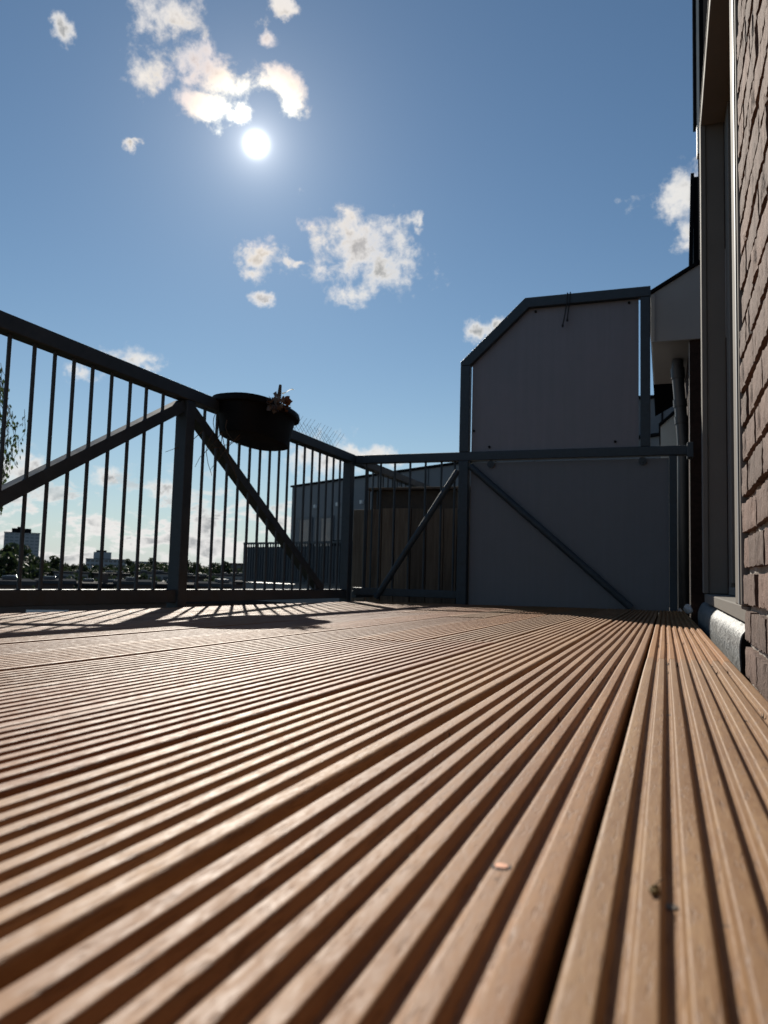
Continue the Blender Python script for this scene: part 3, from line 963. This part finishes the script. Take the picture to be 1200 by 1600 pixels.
for xx in (3.0, 4.1):
    pb = thing('patio_chair', 'dark chair back showing above the distant balcony rail, %s one' % ('left' if xx < 3.5 else 'right'), 'chair', A2 + u2*xx + Vector((-u2.y, u2.x, 0))*.5 + Vector((0, 0, -.18)), bal.rotation_euler.z)
    ebox(pb, 'backrest', -.24, .24, -.02, .02, .45, 1.04, m=M_black, bev=.01)
    ebox(pb, 'seat', -.24, .24, .021, .46, .40, .44, m=M_black, bev=.01)
    for lx in (-.2, .2):
        for ly in (.05, .42): ebox(pb, 'leg', lx-.015, lx+.015, ly-.015, ly+.015, 0, .399, m=M_black)

e2 = thing('rooftop_extension', 'dark clad box with vertical seam seen in the gap beside the downpipe', 'building', (-1.0, 13., 0))
ebox(e2, 'wall', .2, 3.2, 0, 4, -9, 3.12)
ebox(e2, 'seam', .95, .98, -.02, -.002, -9, 3.12, m=M_dark)
ebox(e2, 'parapet_cap', .15, 3.25, -.05, 4.05, 3.121, 3.17, m=M_dark)
e3 = thing('gable_house', 'cream gable end with dark sloped verge seen under the boxed eaves', 'house', (0., 9.3, 0))
P(prism('wall', [(-.045, -9), (2, -9), (2, 3.0), (.10, 2.06), (-.045, 1.93)], 'y', 9.3, 10.8, M_cream, e3))
P(prism('roof', [(-.065, 1.925), (.10, 2.065), (2, 3.005), (2, 3.05), (.10, 2.105), (-.065, 1.96)], 'y', 9.27, 10.8, M_dark, e3))

# ------------------------------------------------------------------ trees
def leaf_cloud(seed, n, size, blobs, flat=1.):
    r = random.Random(seed)
    vs = []; fs = []
    for i in range(n):
        c, rad = r.choice(blobs)
        d = Vector((r.gauss(0, 1), r.gauss(0, 1), r.gauss(0, 1))).normalized() * (r.random()**.4)
        p = Vector(c) + Vector((d.x*rad, d.y*rad, d.z*rad*flat))
        t = Vector((r.gauss(0, 1), r.gauss(0, 1), r.gauss(0, 1))).normalized()
        u = t.cross(Vector((r.gauss(0, 1), r.gauss(0, 1), r.gauss(0, 1)))).normalized()
        s = size*r.uniform(.5, 1.3)
        k = len(vs)
        vs += [p - t*s, p + u*s*.6, p + t*s, p - u*s*.6]
        fs.append((k, k+1, k+2, k+3))
    me = bpy.data.meshes.new('crown'); me.from_pydata(vs, [], fs)
    return me

def make_tree(seed, h, w, leaves, size):
    r = random.Random(seed)
    blobs = [((0, 0, h*.62), w*.55)]
    for i in range(11):
        a = r.uniform(0, 6.28); q = r.uniform(.25, .75)*w
        blobs.append(((q*math.cos(a), q*math.sin(a), h*r.uniform(.38, .88)), w*r.uniform(.22, .42)))
    t = bpy.data.objects.new('tree', None); C.objects.link(t)
    cm = leaf_cloud(seed, leaves, size, blobs, .85); cm.materials.append(M_leafA)
    obj('crown', cm, None, t)
    bm = bmesh.new()
    add_tube(bm, [(0, 0, 0), (.05*w, 0, h*.3), (0, .03*w, h*.6)], [h*.03, h*.022, h*.01], 7)
    for i in range(4):
        a = r.uniform(0, 6.28)
        add_tube(bm, [(0, 0, h*.3), (w*.3*math.cos(a), w*.3*math.sin(a), h*.5), (w*.55*math.cos(a), w*.55*math.sin(a), h*.68)], [h*.012, h*.008, h*.004], 5)
    obj('trunk', bm, M_bark, t)
    return t
protos = [make_tree(1, 10, 4.2, 1500, .34), make_tree(2, 10, 5.0, 1500, .36), make_tree(3, 10, 3.4, 1300, .32)]
tr = random.Random(21)
spots = []
for i in range(46):
    a_ = -48.5 + 26*i/45 + tr.uniform(-.25, .25)
    d_ = tr.uniform(190, 330)
    e_ = tr.uniform(.05, .62)
    if -43.6 < a_ < -39.0: e_ *= .3
    if -38 < a_ < -34.5: e_ = tr.uniform(.4, .95)
    spots.append((a_, d_, e_))
used = [0, 0, 0]
def place_tree(a_, d_, e_, label, group):
    k = tr.randrange(3)
    t = protos[k] if not used[k] else copy_tree(protos[k])
    used[k] = 1
    hgt = (d_*math.tan(R(e_)) + 9.1)
    s = hgt/9.6
    p = pt(a_, d_, -9)
    t.location = p; t.rotation_euler = (0, 0, tr.uniform(0, 6.28)); t.scale = (s*tr.uniform(.9, 1.3), s*tr.uniform(.9, 1.3), s)
    tag(t, label, 'tree', group)
for (a_, d_, e_) in spots:
    place_tree(a_, d_, e_, 'dark leafy tree in the distant tree line along the horizon', 'trees along the horizon')
for (a_, d_, e_, w_) in ((-47.0, 120, 1.35, 'tallest dark rounded tree standing right before the tall tower block'), (-45.6, 125, 1.25, 'dark rounded tree under the right edge of the tall tower block'), (-46.3, 110, .7, 'lowest dark tree in front of the clump before the tower block'), (-48.2, 118, 1.5, 'dark rounded tree cut by the left picture edge beside the tower block')):
    place_tree(a_, d_, e_, w_, 'clump of trees before the tower block')

for i in range(20):
    a_ = -47.5 + 18.5*i/19 + tr.uniform(-.4, .4)
    place_tree(a_, tr.uniform(108, 145), tr.uniform(-1.2, -.35), 'low dark garden tree standing between the rows of flat roofed houses', 'garden trees between the row houses')

# birch hanging in at the left edge
bt = thing('birch_tree', 'birch with drooping twigs of small leaves at the left picture edge', 'tree', pt(-53.8, 10.5, -9))
bm = bmesh.new()
add_tube(bm, [(0, 0, 0), (.1, .05, 4), (0, .1, 8), (.1, 0, 12.9)], [.17, .13, .08, .03], 9)
br = random.Random(5)
strands = []
for i in range(150):
    a = br.uniform(0, 6.28); z0 = br.uniform(10.2, 11.25)
    rad = (.72 + .50*min(1, (13.2-z0)/2.6))*br.uniform(.75, 1.06)
    c0 = Vector((math.cos(a), math.sin(a), 0))
    pts = [Vector((.05, .05, z0)), c0*rad*.5 + Vector((0, 0, z0+.45)), c0*rad*.9 + Vector((0, 0, z0+.45)), c0*rad + Vector((0, 0, z0+.1))]
    add_tube(bm, pts, [.022, .015, .009, .006], 5)
    strands.append((c0*rad, z0))
obj('trunk', bm, M_bark, bt)
vs = []; fs = []
bm = bmesh.new()
for (c0, z0) in strands:
    for q in range(8):
        p0 = c0*br.uniform(.45, 1.05) + Vector((br.uniform(-.15, .15), br.uniform(-.15, .15), z0 + br.uniform(.1, .45)))
        ln = br.uniform(.35, .95)
        pts = [p0]
        for j in range(6):
            pts.append(pts[-1] + Vector((br.uniform(-.05, .05), br.uniform(-.05, .05), -ln/6)))
        add_tube(bm, pts, .0035, 3, caps=False)
        for j in range(int(ln*26)):
            f = br.random()*5.99; k = int(f)
            p = pts[k].lerp(pts[k+1], f-k) + Vector((br.uniform(-.05, .05), br.uniform(-.05, .05), br.uniform(-.03, .02)))
            t = Vector((br.uniform(-.6, .6), br.uniform(-.6, .6), -1)).normalized()
            u = t.cross(Vector((br.gauss(0, 1), br.gauss(0, 1), .1))).normalized()
            s = br.uniform(.022, .038)
            k = len(vs)
            vs += [p, p + t*s + u*s*.55, p + t*s*2.1, p + t*s - u*s*.55]
            fs.append((k, k+1, k+2, k+3))
me = bpy.data.meshes.new('crown'); me.from_pydata(vs, [], fs)
obj('crown', me, M_leafB, bt)
obj('twigs', bm, M_bark, bt)

# ------------------------------------------------------------------ city beyond the railing
def far_block(name, label, az0, az1, d, ztop, wallm, rows, cols, depth=14, group=None, roof=None, cat='building', win=None):
    a = pt(az0, d, -9); c = pt(az1, d, -9)
    u = (c-a).normalized(); ln = (c-a).length
    t = thing(name, label, cat, a, math.atan2(u.y, u.x), group)
    hgt = ztop + 9
    ebox(t, 'wall', 0, ln, 0, depth, 0, hgt, m=wallm)
    ebox(t, 'roof', -.3, ln+.3, -.3, depth+.3, hgt+.002, hgt+.35, m=roof or M_roof)
    wm = None
    for rI in range(rows):
        for cI in range(cols):
            if wm is None:
                cw = ln/cols; chh = hgt/rows
                o = ebox(t, 'window', cw*.16, cw*.84, -.12, -.01, chh*.35, chh*.8, m=win or M_win); wm = o.data
            else:
                o = bpy.data.objects.new('window', wm); C.objects.link(o); o.parent = t
            o.location = (cI*ln/cols, 0, rI*hgt/rows)
    return t, ln, hgt
t, ln, hg = far_block('tower_block', 'tall pale grey tower block with rows of windows at the far left', -47.15, -44.95, 620, 23, M_wallA, 13, 7, 18, win=simple('hazed_tower_window', (.17, .19, .21), .3))  # distance haze put into the paler window colour
ebox(t, 'plant_room', ln*.2, ln*.75, 4, 14, hg+.36, hg+3.4, m=M_dark)
ebox(t, 'plant_room', ln*.35, ln*.55, 5, 12, hg+3.41, hg+4.6, m=M_dark)
t, ln, hg = far_block('office_block', 'stepped grey office block on the horizon left of the thick railing post', -41.9, -39.2, 520, 4.5, M_wallA, 5, 9, 18)
ebox(t, 'upper_storeys', ln*.18, ln*.62, 2, 14, hg+.36, hg+4.6, m=M_wallA)
ebox(t, 'plant_room', ln*.24, ln*.5, 4, 12, hg+4.61, hg+5.8, m=M_dark)
far_block('apartment_block', 'long low apartment block among the trees right of the office block', -39.15, -36.4, 540, 3.6, M_wallA, 4, 9, 14)
far_block('apartment_block', 'dark square block on the horizon right of the thick railing post', -32.3, -30.6, 330, 2.6, M_wallB, 4, 4, 12)
lr = random.Random(11)
lows = [(-50.5, -45.2, 74, -1.75, 'pale'), (-45.0, -42.6, 88, -1.9, 'pale'), (-42.4, -39.9, 96, -2.3, 'dark'), (-39.8, -37.2, 84, -1.75, 'pale'), (-37.0, -34.4, 92, -2.1, 'dark'),
        (-34.2, -31.6, 80, -1.7, 'pale'), (-31.4, -28.0, 104, -1.8, 'dark'),
        (-49.5, -47.2, 150, -1.3, 'dark'), (-46.9, -44.3, 160, -1.9, 'dark'), (-43.9, -41.7, 170, -1.6, 'pale'), (-41.3, -39.0, 150, -1.5, 'dark'), (-38.6, -36.2, 165, -1.2, 'pale'), (-35.8, -33.5, 150, -1.6, 'dark'), (-33.2, -30.7, 170, -1.3, 'pale'), (-30.2, -27.6, 160, -1.9, 'dark')]
ordn = ['first', 'second', 'third', 'fourth', 'fifth', 'sixth', 'seventh', 'eighth']
for i, (a0, a1, d, zt, kind) in enumerate(lows):
    near_ = d < 120
    t, ln, hg = far_block('row_house', 'flat roofed %s house, %s from the left in the %s row below the railing' % ('pale' if kind == 'pale' else 'dark brick', ordn[i if near_ else i-7], 'nearer' if near_ else 'farther'),
              a0, a1, d, zt, M_wallC if (kind == 'pale' and not near_) else M_wallB, 3, 5, 12, '%s %s roofed row houses' % ('nearer' if near_ else 'farther', kind), M_flatroof if kind == 'pale' else M_roof, 'house')
    for q in range(lr.randrange(1, 4)):
        xx = lr.uniform(.1, .8)*ln; yy = lr.uniform(1, 8)
        ebox(t, 'skylight', xx, xx+1.3, yy, yy+1.3, hg+.36, hg+.75, m=M_win, bev=.1)
    for q in range(lr.randrange(0, 3)):
        xx = lr.uniform(.1, .8)*ln; yy = lr.uniform(1, 8)
        ebox(t, 'chimney', xx, xx+.6, yy, yy+.6, hg+.36, hg+1.5, m=M_wallB)
# house just below the deck edge with white windows
t = thing('brick_house', 'shaded house with white window frames glimpsed under the bottom rail', 'house', pt(-47., 30, -9), R(38))
ebox(t, 'wall', 0, 14, 0, 8, 0, 7.8, m=M_wallB)
ebox(t, 'roof', -.2, 14.2, -.2, 8.2, 7.802, 8.0, m=M_roof)
for q in range(5):
    f = ebox(t, 'window', .8 + q*2.6, 2.2 + q*2.6, -.08, -.002, 6.1, 7.5, m=M_white)
    for w in range(2): box('pane', .88 + q*2.6 + w*.66, 1.46 + q*2.6 + w*.66, -.10, -.081, 6.18, 7.42, M_win, f)
